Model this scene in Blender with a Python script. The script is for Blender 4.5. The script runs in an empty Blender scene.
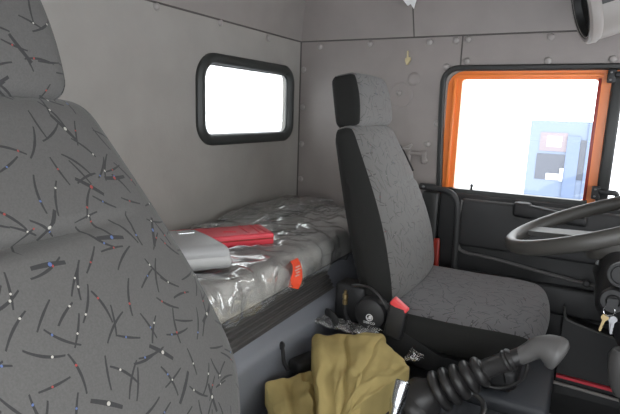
import bpy, bmesh, math, random
from mathutils import Vector, Matrix, noise
C = bpy.context.scene.collection
PI = math.pi
random.seed(7)

# ------------------------------------------------------------------ camera
cam_data = bpy.data.cameras.new('camera')
cam = bpy.data.objects.new('camera', cam_data)
C.objects.link(cam)
cam_data.sensor_fit = 'HORIZONTAL'
cam_data.sensor_width = 36.0
cam_data.lens = 36.0 * 505.16 / 620.0
cam_data.clip_start = 0.02
YAW, PITCH, ROLL = 0.4910304, 0.1875, 0.03222689
fwd = Vector((-math.sin(YAW) * math.cos(PITCH), math.cos(YAW) * math.cos(PITCH), -math.sin(PITCH)))
rgt0 = Vector((math.cos(YAW), math.sin(YAW), 0))
up0 = rgt0.cross(fwd)
rgt = rgt0 * math.cos(ROLL) + up0 * math.sin(ROLL)
upv = -rgt0 * math.sin(ROLL) + up0 * math.cos(ROLL)
m = Matrix.Identity(4)
for i in range(3):
    m[i][0] = rgt[i]; m[i][1] = upv[i]; m[i][2] = -fwd[i]; m[i][3] = (0.0, 0.0, 1.2)[i]
cam.matrix_world = m
bpy.context.scene.camera = cam

# ------------------------------------------------------------------ sky, exposure
world = bpy.data.worlds.new('overcast_sky')
bpy.context.scene.world = world
world.use_nodes = True
bg = world.node_tree.nodes['Background']
bg.inputs['Color'].default_value = (0.95, 0.98, 1.0, 1)
bg.inputs['Strength'].default_value = 5.0
vs = bpy.context.scene.view_settings
vs.view_transform = 'Standard'
vs.look = 'None'
vs.exposure = 0.0
vs.gamma = 1.0
vs.use_curve_mapping = False
bpy.context.scene.cycles.max_bounces = 10
bpy.context.scene.cycles.transparent_max_bounces = 16

# ------------------------------------------------------------------ materials
def new_mat(name):
    M = bpy.data.materials.new(name)
    M.use_nodes = True
    nt = M.node_tree
    b = nt.nodes['Principled BSDF']
    return M, nt, b

def N(nt, t, **kw):
    n = nt.nodes.new(t)
    for k, v in kw.items():
        setattr(n, k, v)
    return n

def plain(name, col, rough=0.6, metal=0.0, bump=0.0, scale=200.0, var=0.0, spec=0.5):
    M, nt, b = new_mat(name)
    b.inputs['Base Color'].default_value = (*col, 1)
    b.inputs['Roughness'].default_value = rough
    b.inputs['Metallic'].default_value = metal
    b.inputs['Specular IOR Level'].default_value = spec
    tc = N(nt, 'ShaderNodeTexCoord')
    if bump:
        nz = N(nt, 'ShaderNodeTexNoise')
        nz.inputs['Scale'].default_value = scale
        nz.inputs['Detail'].default_value = 3
        nt.links.new(tc.outputs['Object'], nz.inputs['Vector'])
        bp = N(nt, 'ShaderNodeBump')
        bp.inputs['Strength'].default_value = bump
        bp.inputs['Distance'].default_value = 0.002
        nt.links.new(nz.outputs['Fac'], bp.inputs['Height'])
        nt.links.new(bp.outputs['Normal'], b.inputs['Normal'])
    if var:
        n2 = N(nt, 'ShaderNodeTexNoise')
        n2.inputs['Scale'].default_value = 9.0
        n2.inputs['Detail'].default_value = 6
        nt.links.new(tc.outputs['Object'], n2.inputs['Vector'])
        rp = N(nt, 'ShaderNodeMapRange')
        rp.inputs['From Min'].default_value = 0.3
        rp.inputs['From Max'].default_value = 0.7
        rp.inputs['To Min'].default_value = 1 - var
        rp.inputs['To Max'].default_value = 1 + var
        nt.links.new(n2.outputs['Fac'], rp.inputs['Value'])
        mx = N(nt, 'ShaderNodeVectorMath', operation='SCALE')
        mx.inputs[0].default_value = col
        nt.links.new(rp.outputs['Result'], mx.inputs['Scale'])
        nt.links.new(mx.outputs['Vector'], b.inputs['Base Color'])
    return M

def math_node(nt, op, a, b=None, c=None):
    n = N(nt, 'ShaderNodeMath', operation=op)
    for i, v in enumerate((a, b, c)):
        if v is None:
            continue
        if isinstance(v, (int, float)):
            n.inputs[i].default_value = v
        else:
            nt.links.new(v, n.inputs[i])
    return n.outputs[0]

def fabric(name, axes, base=(0.094, 0.091, 0.087), contrast=0.74, fleck=0.024, k=1.45):
    """woven seat cloth: dark bent dashes and tiny red, white and blue flecks"""
    M, nt, b = new_mat(name)
    b.inputs['Roughness'].default_value = 0.95
    b.inputs['Specular IOR Level'].default_value = 0.15
    b.inputs['Sheen Weight'].default_value = 0.15
    tc = N(nt, 'ShaderNodeTexCoord')
    sp = N(nt, 'ShaderNodeSeparateXYZ')
    nt.links.new(tc.outputs['Object'], sp.inputs[0])
    cb = N(nt, 'ShaderNodeCombineXYZ')
    nt.links.new(sp.outputs[axes[0]], cb.inputs[0])
    nt.links.new(sp.outputs[axes[1]], cb.inputs[1])
    dark = None
    flecks = []
    for li, (off, scale, L, amp) in enumerate((((0.0, 0.0), 14.0, 0.40, 0.30), ((0.37, 0.21), 13.0, 0.38, -0.4), ((0.71, 0.83), 15.0, 0.36, 0.15), ((0.13, 0.57), 8.0, 0.22, -0.2))):
        mp = N(nt, 'ShaderNodeVectorMath', operation='ADD')
        mp.inputs[1].default_value = (off[0], off[1], 0)
        nt.links.new(cb.outputs[0], mp.inputs[0])
        sc = N(nt, 'ShaderNodeVectorMath', operation='SCALE')
        sc.inputs['Scale'].default_value = scale * k
        nt.links.new(mp.outputs[0], sc.inputs[0])
        vo = N(nt, 'ShaderNodeTexVoronoi', voronoi_dimensions='2D', feature='F1')
        vo.inputs['Scale'].default_value = 1.0
        vo.inputs['Randomness'].default_value = 0.75
        nt.links.new(sc.outputs[0], vo.inputs['Vector'])
        loc = N(nt, 'ShaderNodeVectorMath', operation='SUBTRACT')
        nt.links.new(sc.outputs[0], loc.inputs[0])
        nt.links.new(vo.outputs['Position'], loc.inputs[1])
        cs = N(nt, 'ShaderNodeSeparateColor')
        nt.links.new(vo.outputs['Color'], cs.inputs[0])
        rot = N(nt, 'ShaderNodeVectorRotate', rotation_type='Z_AXIS')
        nt.links.new(loc.outputs[0], rot.inputs['Vector'])
        ang = math_node(nt, 'MULTIPLY', cs.outputs[0], 6.283)
        nt.links.new(ang, rot.inputs['Angle'])
        s2 = N(nt, 'ShaderNodeSeparateXYZ')
        nt.links.new(rot.outputs[0], s2.inputs[0])
        x, y = s2.outputs[0], s2.outputs[1]
        bend = math_node(nt, 'MULTIPLY', math_node(nt, 'MULTIPLY', x, x), amp)
        dy = math_node(nt, 'ABSOLUTE', math_node(nt, 'ADD', math_node(nt, 'ADD', y, bend), -0.04 * amp))
        # width tapers towards the ends
        wd = math_node(nt, 'MULTIPLY_ADD', math_node(nt, 'ABSOLUTE', x), -0.03, 0.029)
        mk = math_node(nt, 'MULTIPLY', math_node(nt, 'LESS_THAN', dy, wd), math_node(nt, 'LESS_THAN', math_node(nt, 'ABSOLUTE', x), L))
        dark = mk if dark is None else math_node(nt, 'MAXIMUM', dark, mk)
        # fleck on the dash, colour from the cell
        fx = math_node(nt, 'ADD', x, -0.22 + 0.08 * li)
        d = math_node(nt, 'SQRT', math_node(nt, 'ADD', math_node(nt, 'MULTIPLY', fx, fx), math_node(nt, 'MULTIPLY', dy, dy)))
        f = math_node(nt, 'MULTIPLY', math_node(nt, 'LESS_THAN', d, fleck), math_node(nt, 'GREATER_THAN', cs.outputs[2], 0.25))
        cr = N(nt, 'ShaderNodeValToRGB')
        cr.color_ramp.interpolation = 'CONSTANT'
        e = cr.color_ramp.elements
        e[0].position = 0; e[0].color = (0.40, 0.38, 0.34, 1)
        e[1].position = 0.45; e[1].color = (0.27, 0.05, 0.045, 1)
        q = e.new(0.75); q.color = (0.08, 0.12, 0.26, 1)
        nt.links.new(cs.outputs[1], cr.inputs[0])
        flecks.append((f, cr.outputs[0]))
    # fine weave
    nz = N(nt, 'ShaderNodeTexNoise')
    nz.inputs['Scale'].default_value = 420
    nz.inputs['Detail'].default_value = 2
    nt.links.new(tc.outputs['Object'], nz.inputs['Vector'])
    rp = N(nt, 'ShaderNodeMapRange')
    rp.inputs['From Min'].default_value = 0.3; rp.inputs['From Max'].default_value = 0.7
    rp.inputs['To Min'].default_value = 0.93; rp.inputs['To Max'].default_value = 1.07
    nt.links.new(nz.outputs['Fac'], rp.inputs['Value'])
    sc = N(nt, 'ShaderNodeVectorMath', operation='SCALE')
    sc.inputs[0].default_value = base
    nt.links.new(rp.outputs['Result'], sc.inputs['Scale'])
    col = sc.outputs[0]
    mx = N(nt, 'ShaderNodeMix', data_type='RGBA')
    nt.links.new(math_node(nt, 'MULTIPLY', dark, contrast), mx.inputs['Factor'])
    nt.links.new(col, mx.inputs['A'])
    mx.inputs['B'].default_value = (0.016, 0.016, 0.018, 1)
    col = mx.outputs['Result']
    for f, c in flecks:
        mx = N(nt, 'ShaderNodeMix', data_type='RGBA')
        nt.links.new(f, mx.inputs['Factor'])
        nt.links.new(col, mx.inputs['A'])
        nt.links.new(c, mx.inputs['B'])
        col = mx.outputs['Result']
    nt.links.new(col, b.inputs['Base Color'])
    bp = N(nt, 'ShaderNodeBump')
    bp.inputs['Strength'].default_value = 0.3
    bp.inputs['Distance'].default_value = 0.001
    nt.links.new(nz.outputs['Fac'], bp.inputs['Height'])
    nt.links.new(bp.outputs['Normal'], b.inputs['Normal'])
    return M

def glass_mat(name, tint=(1, 1, 1), refl=1.0):
    M = bpy.data.materials.new(name)
    M.use_nodes = True
    nt = M.node_tree
    nt.nodes.clear()
    out = N(nt, 'ShaderNodeOutputMaterial')
    t = N(nt, 'ShaderNodeBsdfTransparent')
    t.inputs[0].default_value = (*tint, 1)
    g = N(nt, 'ShaderNodeBsdfGlossy')
    g.inputs['Roughness'].default_value = 0.02
    fr = N(nt, 'ShaderNodeFresnel')
    fr.inputs[0].default_value = 1.45
    mx = N(nt, 'ShaderNodeMixShader')
    nt.links.new(math_node(nt, 'MULTIPLY', fr.outputs[0], refl), mx.inputs[0])
    nt.links.new(t.outputs[0], mx.inputs[1])
    nt.links.new(g.outputs[0], mx.inputs[2])
    nt.links.new(mx.outputs[0], out.inputs[0])
    return M

def film_mat(name):
    """thin clear polythene: mostly see-through, slightly milky, sharp gloss"""
    M = bpy.data.materials.new(name)
    M.use_nodes = True
    nt = M.node_tree
    nt.nodes.clear()
    out = N(nt, 'ShaderNodeOutputMaterial')
    tc = N(nt, 'ShaderNodeTexCoord')
    mp = N(nt, 'ShaderNodeMapping')
    mp.inputs['Scale'].default_value = (1.0, 0.55, 1.0)
    mp.inputs['Rotation'].default_value = (0, 0, 0.5)
    nt.links.new(tc.outputs['Object'], mp.inputs[0])
    nz = N(nt, 'ShaderNodeTexNoise')
    nz.inputs['Scale'].default_value = 7
    nz.inputs['Detail'].default_value = 1.5
    nz.inputs['Distortion'].default_value = 1.2
    nt.links.new(mp.outputs[0], nz.inputs['Vector'])
    mp2 = N(nt, 'ShaderNodeMapping')
    mp2.inputs['Scale'].default_value = (1.0, 0.30, 1.0)
    mp2.inputs['Rotation'].default_value = (0, 0, -0.75)
    nt.links.new(tc.outputs['Object'], mp2.inputs[0])
    n2 = N(nt, 'ShaderNodeTexNoise')
    n2.inputs['Scale'].default_value = 10
    n2.inputs['Detail'].default_value = 1.5
    n2.inputs['Distortion'].default_value = 0.9
    nt.links.new(mp2.outputs[0], n2.inputs['Vector'])
    ridge = math_node(nt, 'ABSOLUTE', math_node(nt, 'SUBTRACT', n2.outputs['Fac'], 0.5))
    ridge = math_node(nt, 'MULTIPLY', math_node(nt, 'MINIMUM', ridge, 0.10), -1.0)
    hgt = math_node(nt, 'ADD', nz.outputs['Fac'], ridge)
    bp = N(nt, 'ShaderNodeBump')
    bp.inputs['Strength'].default_value = 0.55
    bp.inputs['Distance'].default_value = 0.016
    nt.links.new(hgt, bp.inputs['Height'])
    t = N(nt, 'ShaderNodeBsdfTransparent')
    t.inputs[0].default_value = (0.97, 0.97, 0.96, 1)
    d = N(nt, 'ShaderNodeBsdfDiffuse')
    d.inputs[0].default_value = (0.88, 0.88, 0.86, 1)
    nt.links.new(bp.outputs[0], d.inputs['Normal'])
    g = N(nt, 'ShaderNodeBsdfGlossy')
    g.inputs['Roughness'].default_value = 0.10
    nt.links.new(bp.outputs[0], g.inputs['Normal'])
    fr = N(nt, 'ShaderNodeFresnel')
    fr.inputs[0].default_value = 1.55
    m1 = N(nt, 'ShaderNodeMixShader')
    m1.inputs[0].default_value = 0.20
    nt.links.new(t.outputs[0], m1.inputs[1]); nt.links.new(d.outputs[0], m1.inputs[2])
    m2 = N(nt, 'ShaderNodeMixShader')
    nt.links.new(math_node(nt, 'MULTIPLY_ADD', fr.outputs[0], 1.5, 0.13), m2.inputs[0])
    nt.links.new(m1.outputs[0], m2.inputs[1]); nt.links.new(g.outputs[0], m2.inputs[2])
    nt.links.new(m2.outputs[0], out.inputs[0])
    return M

M = {}
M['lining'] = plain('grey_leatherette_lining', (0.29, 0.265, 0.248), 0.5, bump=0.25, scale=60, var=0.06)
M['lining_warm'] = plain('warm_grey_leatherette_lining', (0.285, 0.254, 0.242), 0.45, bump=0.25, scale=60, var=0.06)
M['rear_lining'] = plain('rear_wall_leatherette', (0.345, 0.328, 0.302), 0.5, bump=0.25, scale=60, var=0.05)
M['button'] = plain('lining_button_plastic', (0.34, 0.315, 0.30), 0.3)
M['seam'] = plain('lining_seam_thread', (0.10, 0.09, 0.085), 0.8)
M['rubber'] = plain('black_rubber_seal', (0.022, 0.023, 0.022), 0.45)
M['gasket'] = plain('window_rubber_gasket', (0.035, 0.038, 0.036), 0.45)
M['black'] = plain('black_moulded_plastic', (0.018, 0.018, 0.019), 0.5, bump=0.3, scale=500)
M['door_black'] = plain('door_trim_plastic', (0.017, 0.017, 0.018), 0.5, bump=0.3, scale=400)
M['door_grey'] = plain('door_upper_trim_plastic', (0.028, 0.028, 0.029), 0.5, bump=0.3, scale=400)
M['side_cloth'] = plain('black_side_cloth', (0.020, 0.020, 0.019), 0.9, bump=0.4, scale=500, spec=0.2)
M['back_cloth'] = plain('seat_back_shell', (0.03, 0.03, 0.03), 0.7)
M['orange'] = plain('orange_body_paint', (0.93, 0.25, 0.05), 0.3)
M['red_paint'] = plain('dark_red_trim', (0.30, 0.022, 0.012), 0.35)
M['red_plastic'] = plain('red_plastic', (0.75, 0.06, 0.085), 0.4)
M['buckle_red'] = plain('buckle_button_red', (0.80, 0.07, 0.075), 0.4)
M['label_orange'] = plain('orange_red_tape', (0.85, 0.085, 0.03), 0.45)
M['label_print'] = plain('pale_label_print', (0.75, 0.45, 0.38), 0.5)
M['grey_case'] = plain('grey_satin_plastic', (0.42, 0.42, 0.42), 0.35)
M['grey_case_light'] = plain('light_grey_satin_plastic', (0.52, 0.52, 0.51), 0.3)
M['chrome'] = plain('chrome', (0.68, 0.69, 0.71), 0.24, metal=1.0)
M['steel'] = plain('worn_steel', (0.26, 0.26, 0.265), 0.38, metal=1.0)
M['brass'] = plain('brass', (0.30, 0.23, 0.12), 0.4, metal=1.0)
M['panel_blue'] = plain('blue_grey_panel', (0.21, 0.22, 0.245), 0.42, bump=0.25, scale=300)
M['tunnel'] = plain('blue_grey_tunnel_mat', (0.085, 0.09, 0.102), 0.5, bump=0.3, scale=250)
M['ribbed'] = plain('dark_ribbed_strip', (0.075, 0.072, 0.068), 0.4)
M['mattress'] = plain('beige_grey_mattress_cloth', (0.78, 0.76, 0.72), 0.9, bump=0.3, scale=300)
M['film'] = film_mat('clear_polythene_film')
M['glass'] = glass_mat('window_glass', (0.97, 0.98, 0.98), 0.6)
M['blanket'] = plain('olive_wool_cloth', (0.50, 0.395, 0.165), 0.97, bump=0.8, scale=700, var=0.12, spec=0.1)
M['boot'] = plain('black_rubber_boot', (0.028, 0.027, 0.027), 0.38)
M['knob'] = plain('grey_black_knob', (0.11, 0.107, 0.105), 0.42)
M['wheel'] = plain('steering_wheel_plastic', (0.06, 0.057, 0.052), 0.45)
M['spoke'] = plain('grey_spoke_plastic', (0.10, 0.10, 0.095), 0.5)
M['housing'] = plain('grey_speaker_plastic', (0.27, 0.25, 0.232), 0.45)
M['carpet'] = plain('black_floor_mat', (0.016, 0.016, 0.016), 0.8, bump=0.8, scale=150)
M['white'] = plain('white_print', (0.75, 0.75, 0.75), 0.5)
M['hook'] = plain('cream_plastic', (0.55, 0.46, 0.27), 0.4)
M['belt'] = plain('black_webbing', (0.015, 0.015, 0.016), 0.7)
M['snow'] = plain('snow', (0.88, 0.89, 0.92), 0.9)
M['blue_paint'] = plain('pale_blue_paint', (0.125, 0.160, 0.235), 0.5)
M['blue_dark'] = plain('blue_frame_paint', (0.10, 0.135, 0.22), 0.5)
M['booth_glass'] = plain('booth_window_glass', (0.05, 0.055, 0.075), 0.35)
M['paper'] = plain('white_paper', (0.85, 0.85, 0.85), 0.7)
M['curtain'] = plain('faded_pink_curtain', (0.19, 0.155, 0.17), 0.8)
M['fabric_yz'] = fabric('patterned_seat_cloth_back', (1, 2))
M['fabric_far_lit'] = fabric('patterned_cloth_lit_driver_back', (1, 2), base=(0.152, 0.149, 0.144), contrast=0.45, fleck=0.016, k=1.7)  # passenger cloth again, front light and distance put into a paler, softer copy
M['fabric_xy'] = fabric('patterned_seat_cloth_cushion', (0, 1), base=(0.138, 0.134, 0.137), contrast=0.6, fleck=0.016, k=1.6)

# ------------------------------------------------------------------ helpers
def obj(name, bm, mat, parent=None, smooth=True, sharp=40, open_sheet=False):
    root = Vector((0, 0, 0))
    p = parent
    if p is not None:
        while p.parent is not None:
            p = p.parent
        root = p.location.copy()
        for v in bm.verts:
            v.co -= root
    if not open_sheet: bmesh.ops.recalc_face_normals(bm, faces=bm.faces[:])
    me = bpy.data.meshes.new(name)
    bm.to_mesh(me)
    bm.free()
    for mt in (mat if isinstance(mat, (list, tuple)) else [mat]):
        me.materials.append(mt)
    if smooth:
        for pl in me.polygons:
            pl.use_smooth = True
        try:
            me.set_sharp_from_angle(angle=math.radians(sharp))
        except Exception:
            pass
    o = bpy.data.objects.new(name, me)
    C.objects.link(o)
    if parent is not None:
        o.parent = parent
    return o

def thing(name, label, cat, loc, group=None, kind=None):
    o = bpy.data.objects.new(name, None)
    C.objects.link(o)
    o.empty_display_size = 0.05
    o.location = loc
    if label: o['label'] = label
    if cat: o['category'] = cat
    if group: o['group'] = group
    if kind: o['kind'] = kind
    return o

def tag(o, label, cat, group=None):
    o['label'] = label
    o['category'] = cat
    if group: o['group'] = group
    return o

def struct(name, bm, mat, parent=None, **kw):
    o = obj(name, bm, mat, parent, **kw)
    if parent is None:
        o['kind'] = 'structure'
    return o

def frame_from(z, xhint=None):
    z = Vector(z).normalized()
    h = Vector(xhint) if xhint is not None else (Vector((0, 0, 1)) if abs(z.z) < 0.9 else Vector((1, 0, 0)))
    x = (h - z * h.dot(z)).normalized()
    y = z.cross(x)
    return Matrix(((x.x, y.x, z.x), (x.y, y.y, z.y), (x.z, y.z, z.z)))

def rbox(bm, c, h, r=0.01, n=(2, 2, 2), rot=None, deform=None, mi=0, k=3):
    """rounded box: inner grid plus k rounding rings along every edge"""
    r = min(r, min(h) * 0.999)
    def ticks(hh, nn):
        t = []
        for i in range(k + 1):
            t.append((-hh + r) + r * -math.cos(i / k * PI / 2) if False else -hh + r - r * math.cos(i / k * PI / 2))
        inn = [(-hh + r) + (2 * hh - 2 * r) * i / nn for i in range(1, nn)]
        return t + inn + [-q for q in reversed(t)]
    T = [ticks(h[i], n[i]) for i in range(3)]
    vm = {}
    def V(p):
        key = tuple(round(q, 7) for q in p)
        if key in vm: return vm[key]
        q = Vector(p)
        ic = Vector([max(-(h[i] - r), min(h[i] - r, q[i])) for i in range(3)])
        d = q - ic
        if d.length > 1e-9:
            # project the cube shell onto the rounding
            q = ic + d.normalized() * r
        if deform: q = deform(q)
        if rot is not None: q = rot @ q
        v = bm.verts.new(Vector(c) + q)
        vm[key] = v
        return v
    for ax in range(3):
        a, b = (ax + 1) % 3, (ax + 2) % 3
        for s in (-1, 1):
            for i in range(len(T[a]) - 1):
                for j in range(len(T[b]) - 1):
                    ps = []
                    for (ii, jj) in ((i, j), (i + 1, j), (i + 1, j + 1), (i, j + 1)):
                        p = [0, 0, 0]
                        p[ax] = s * h[ax]; p[a] = T[a][ii]; p[b] = T[b][jj]
                        ps.append(V(p))
                    if len(set(ps)) < 3: continue
                    u = []
                    for v in ps:
                        if v not in u: u.append(v)
                    try:
                        f = bm.faces.new(u)
                        if callable(mi):
                            g0 = Vector((0, 0, 0))
                            for (ii, jj) in ((i, j), (i + 1, j), (i + 1, j + 1), (i, j + 1)):
                                p = [0, 0, 0]; p[ax] = s * h[ax]; p[a] = T[a][ii]; p[b] = T[b][jj]
                                g0 += Vector(p) / 4
                            f.material_index = mi(g0)
                        else:
                            f.material_index = mi
                    except ValueError:
                        pass
    return bm

def box(x0, x1, y0, y1, z0, z1, r=0.004, bm=None, mi=0, n=(1, 1, 1)):
    bm = bm or bmesh.new()
    return rbox(bm, ((x0 + x1) / 2, (y0 + y1) / 2, (z0 + z1) / 2), (abs(x1 - x0) / 2, abs(y1 - y0) / 2, abs(z1 - z0) / 2), r, n, mi=mi, k=2)

def smooth_path(pts, n=6, closed=False):
    P = [Vector(p) for p in pts]
    out = []
    L = len(P)
    rng = range(L if closed else L - 1)
    for i in rng:
        p1, p2 = P[i], P[(i + 1) % L]
        p0 = P[i - 1] if (closed or i > 0) else p1 * 2 - p2
        p3 = P[(i + 2) % L] if (closed or i + 2 < L) else p2 * 2 - p1
        for j in range(n):
            t = j / n
            out.append(0.5 * ((2 * p1) + (p2 - p0) * t + (2 * p0 - 5 * p1 + 4 * p2 - p3) * t * t + (3 * p1 - p0 - 3 * p2 + p3) * t ** 3))
    if not closed: out.append(P[-1])
    return out

def sweep(bm, pts, prof, closed=False, up=None, mi=0, caps=True, scale=None):
    """sweep a closed 2-D profile [(side, up)] along pts"""
    P = [Vector(p) for p in pts]
    L = len(P)
    rings = []
    last = None
    for i in range(L):
        a = P[i - 1] if (closed or i > 0) else P[i]
        b = P[(i + 1) % L] if (closed or i < L - 1) else P[i]
        t = (b - a).normalized()
        if up is not None:
            u = Vector(up); u = (u - t * u.dot(t)).normalized()
        else:
            u = last if last is not None else (Vector((0, 0, 1)) if abs(t.z) < 0.9 else Vector((1, 0, 0)))
            u = (u - t * u.dot(t)).normalized()
            last = u
        s = t.cross(u)
        k = scale[i] if scale else 1.0
        rings.append([bm.verts.new(P[i] + s * x * k + u * y * k) for x, y in prof])
    n = len(prof)
    for i in range(L if closed else L - 1):
        A, B = rings[i], rings[(i + 1) % L]
        for j in range(n):
            f = bm.faces.new((A[j], A[(j + 1) % n], B[(j + 1) % n], B[j]))
            f.material_index = mi
    if not closed and caps:
        for R_ in (rings[0], rings[-1]):
            f = bm.faces.new(R_); f.material_index = mi
    return bm

def circ(r, n=12, ry=None):
    return [(r * math.cos(2 * PI * i / n), (ry or r) * math.sin(2 * PI * i / n)) for i in range(n)]

def tube(bm, pts, r, n=12, closed=False, mi=0, scale=None):
    return sweep(bm, pts, circ(r, n), closed, mi=mi, scale=scale)

def lathe(bm, prof, origin, axis, n=28, mi=0, a0=0.0, a1=2 * PI, xhint=None):
    """prof: [(radius, height)] turned about axis from origin"""
    F = frame_from(axis, xhint)
    full = abs(a1 - a0 - 2 * PI) < 1e-6
    cnt = n if full else n + 1
    cols = []
    for i in range(cnt):
        a = a0 + (a1 - a0) * i / n
        cols.append([bm.verts.new(Vector(origin) + F @ Vector((r * math.cos(a), r * math.sin(a), h))) for r, h in prof])
    for i in range(n):
        A, B = cols[i], cols[(i + 1) % cnt]
        for j in range(len(prof) - 1):
            try:
                f = bm.faces.new((A[j], B[j], B[j + 1], A[j + 1]))
                f.material_index = mi
            except ValueError:
                pass
    bmesh.ops.remove_doubles(bm, verts=bm.verts[:], dist=1e-6)
    return bm

def rrect(u0, u1, v0, v1, r, n=6):
    rs = r if isinstance(r, (list, tuple)) else [r] * 4   # corners: (u1,v1),(u0,v1),(u0,v0),(u1,v0)
    out = []
    for (cu, cv, q, rr) in ((u1, v1, 0, rs[0]), (u0, v1, 1, rs[1]), (u0, v0, 2, rs[2]), (u1, v0, 3, rs[3])):
        su = -1 if cu == u1 else 1
        sv = -1 if cv == v1 else 1
        ou, ov = cu + su * rr, cv + sv * rr
        for i in range(n + 1):
            a = (q + i / n) * PI / 2
            out.append((ou + rr * math.cos(a), ov + rr * math.sin(a)))
    return out

def holed_panel(outer, holes, place, thick, nrm):
    """flat panel with holes; place maps (u,v) to 3-D; thickened along nrm"""
    bm = bmesh.new()
    edges = []
    for loop in [outer] + holes:
        vs_ = [bm.verts.new(place(u, v)) for u, v in loop]
        for i in range(len(vs_)):
            edges.append(bm.edges.new((vs_[i], vs_[(i + 1) % len(vs_)])))
    r = bmesh.ops.triangle_fill(bm, use_beauty=True, use_dissolve=False, edges=edges)
    faces = [g for g in r['geom'] if isinstance(g, bmesh.types.BMFace)]
    ex = bmesh.ops.extrude_face_region(bm, geom=faces)
    vv = [g for g in ex['geom'] if isinstance(g, bmesh.types.BMVert)]
    bmesh.ops.translate(bm, verts=vv, vec=Vector(nrm) * thick)
    return bm

def disc(bm, c, axis, r, h=0.004, n=18, mi=0):
    """low domed stud"""
    return lathe(bm, [(0, h), (r * 0.55, h * 0.95), (r * 0.85, h * 0.6), (r, 0), (r, -0.002), (0, -0.002)], c, axis, n, mi)

def prism(bm, pts, vec, mi=0):
    a = [bm.verts.new(Vector(p)) for p in pts]
    b = [bm.verts.new(Vector(p) + Vector(vec)) for p in pts]
    n = len(pts)
    fs = [bm.faces.new(a), bm.faces.new(b)]
    for i in range(n):
        fs.append(bm.faces.new((a[i], a[(i + 1) % n], b[(i + 1) % n], b[i])))
    for f in fs: f.material_index = mi
    return bm

def text_mesh(body, size, M4, mat, name, parent, extrude=0.0004, spacing=1.0):
    cu = bpy.data.curves.new(name, 'FONT')
    cu.body = body
    cu.size = size
    cu.extrude = extrude
    cu.space_character = spacing
    cu.align_x = 'CENTER'; cu.align_y = 'CENTER'
    t = bpy.data.objects.new(name, cu)
    C.objects.link(t)
    bpy.context.view_layer.update()
    me = bpy.data.meshes.new_from_object(t.evaluated_get(bpy.context.evaluated_depsgraph_get()))
    bpy.data.objects.remove(t)
    bm = bmesh.new(); bm.from_mesh(me)
    bmesh.ops.transform(bm, matrix=M4, verts=bm.verts[:])
    return obj(name, bm, mat, parent, smooth=False)

def mat4(origin, x, y):
    x = Vector(x).normalized(); y = Vector(y); y = (y - x * y.dot(x)).normalized(); z = x.cross(y)
    return Matrix(((x.x, y.x, z.x, origin[0]), (x.y, y.y, z.y, origin[1]), (x.z, y.z, z.z, origin[2]), (0, 0, 0, 1)))

# ------------------------------------------------------------------ cab shell (x forward, y to the driver's side, z up)
RX, WY, SEAM = -1.14, 2.0, 1.495
XF = 0.95           # windscreen plane, open bright glass ahead of the frame
YP = -0.22          # open passenger door plane behind the camera
ZR = 1.76

struct('floor', box(RX, XF, YP, WY, -0.04, 0.0, 0.002), M['carpet'])
bm = bmesh.new()
box(RX - 0.02, XF - 0.05, YP, WY - 0.03, ZR, ZR + 0.03, 0.004, bm)
struct('ceiling', bm, M['lining'])

# rear wall with a window opening
hole = rrect(1.335, 1.905, 1.09, 1.365, [0.055, 0.075, 0.06, 0.055], 8)
bm = holed_panel([(YP, 0), (WY, 0), (WY, SEAM), (YP, SEAM)], [hole], lambda u, v: Vector((RX, u, v)), 0.03, (-1, 0, 0))
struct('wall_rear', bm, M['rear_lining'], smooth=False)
# upper rear panel, leaning in slightly, with rounded far corner
bm = bmesh.new()
prism(bm, [(RX - 0.03, YP, SEAM + 0.002), (RX + 0.004, YP, SEAM + 0.002), (RX + 0.05, YP, ZR), (RX - 0.03, YP, ZR)], (0, WY - YP, 0))
struct('wall_upper_rear', bm, M['lining'], smooth=False)

# driver's side wall with door opening
DX0, DX1 = -0.49, 0.93
hole = rrect(DX0, 0.90, 0.10, 1.367, [0.03, 0.06, 0.03, 0.03], 8)
bm = holed_panel([(RX, 0), (XF, 0), (XF, SEAM), (RX, SEAM)], [hole], lambda u, v: Vector((u, WY, v)), 0.04, (0, 1, 0))
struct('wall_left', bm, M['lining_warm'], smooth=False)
bm = bmesh.new()
prism(bm, [(RX, WY + 0.04, SEAM + 0.002), (RX, WY - 0.004, SEAM + 0.002), (RX, WY - 0.05, ZR), (RX, WY + 0.04, ZR)], (XF - RX, 0, 0))
struct('wall_upper_left', bm, M['lining_warm'])

# seams as thin piping lines
bm = bmesh.new()
sweep(bm, [(RX + 0.003, YP, SEAM), (RX + 0.003, WY, SEAM)], circ(0.003, 6))
sweep(bm, [(RX, WY - 0.003, SEAM), (XF, WY - 0.003, SEAM)], circ(0.003, 6))
sweep(bm, [(-0.632, WY - 0.002, SEAM), (-0.640, WY - 0.028, 1.63), (-0.648, WY - 0.051, ZR)], circ(0.0028, 6))
sweep(bm, [(-0.446, WY - 0.001, SEAM), (-0.446, WY - 0.001, 1.385)], circ(0.0028, 6))
sweep(bm, [(RX + 0.003, WY - 0.003, 0.75), (RX + 0.003, WY - 0.003, SEAM)], circ(0.003, 6))
struct('trim_1', bm, M['seam'])

# the passenger side: sill below and roof rail above an open door, far pillars
bm = bmesh.new()
box(RX, -0.70, YP - 0.03, YP, 0, ZR, 0.004, bm)
box(-0.70, XF, YP - 0.03, YP, 1.44, ZR, 0.004, bm)
struct('wall_right', bm, M['lining'])
# bulkhead below the windscreen and a header above it
bm = bmesh.new()
box(XF - 0.03, XF, YP, WY, 0, 0.86, 0.004, bm)
box(XF - 0.06, XF, YP, WY, 1.46, ZR, 0.004, bm)
box(XF - 0.04, XF, WY - 0.09, WY, 0.86, 1.46, 0.004, bm)
struct('wall_front', bm, M['black'])

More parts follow.
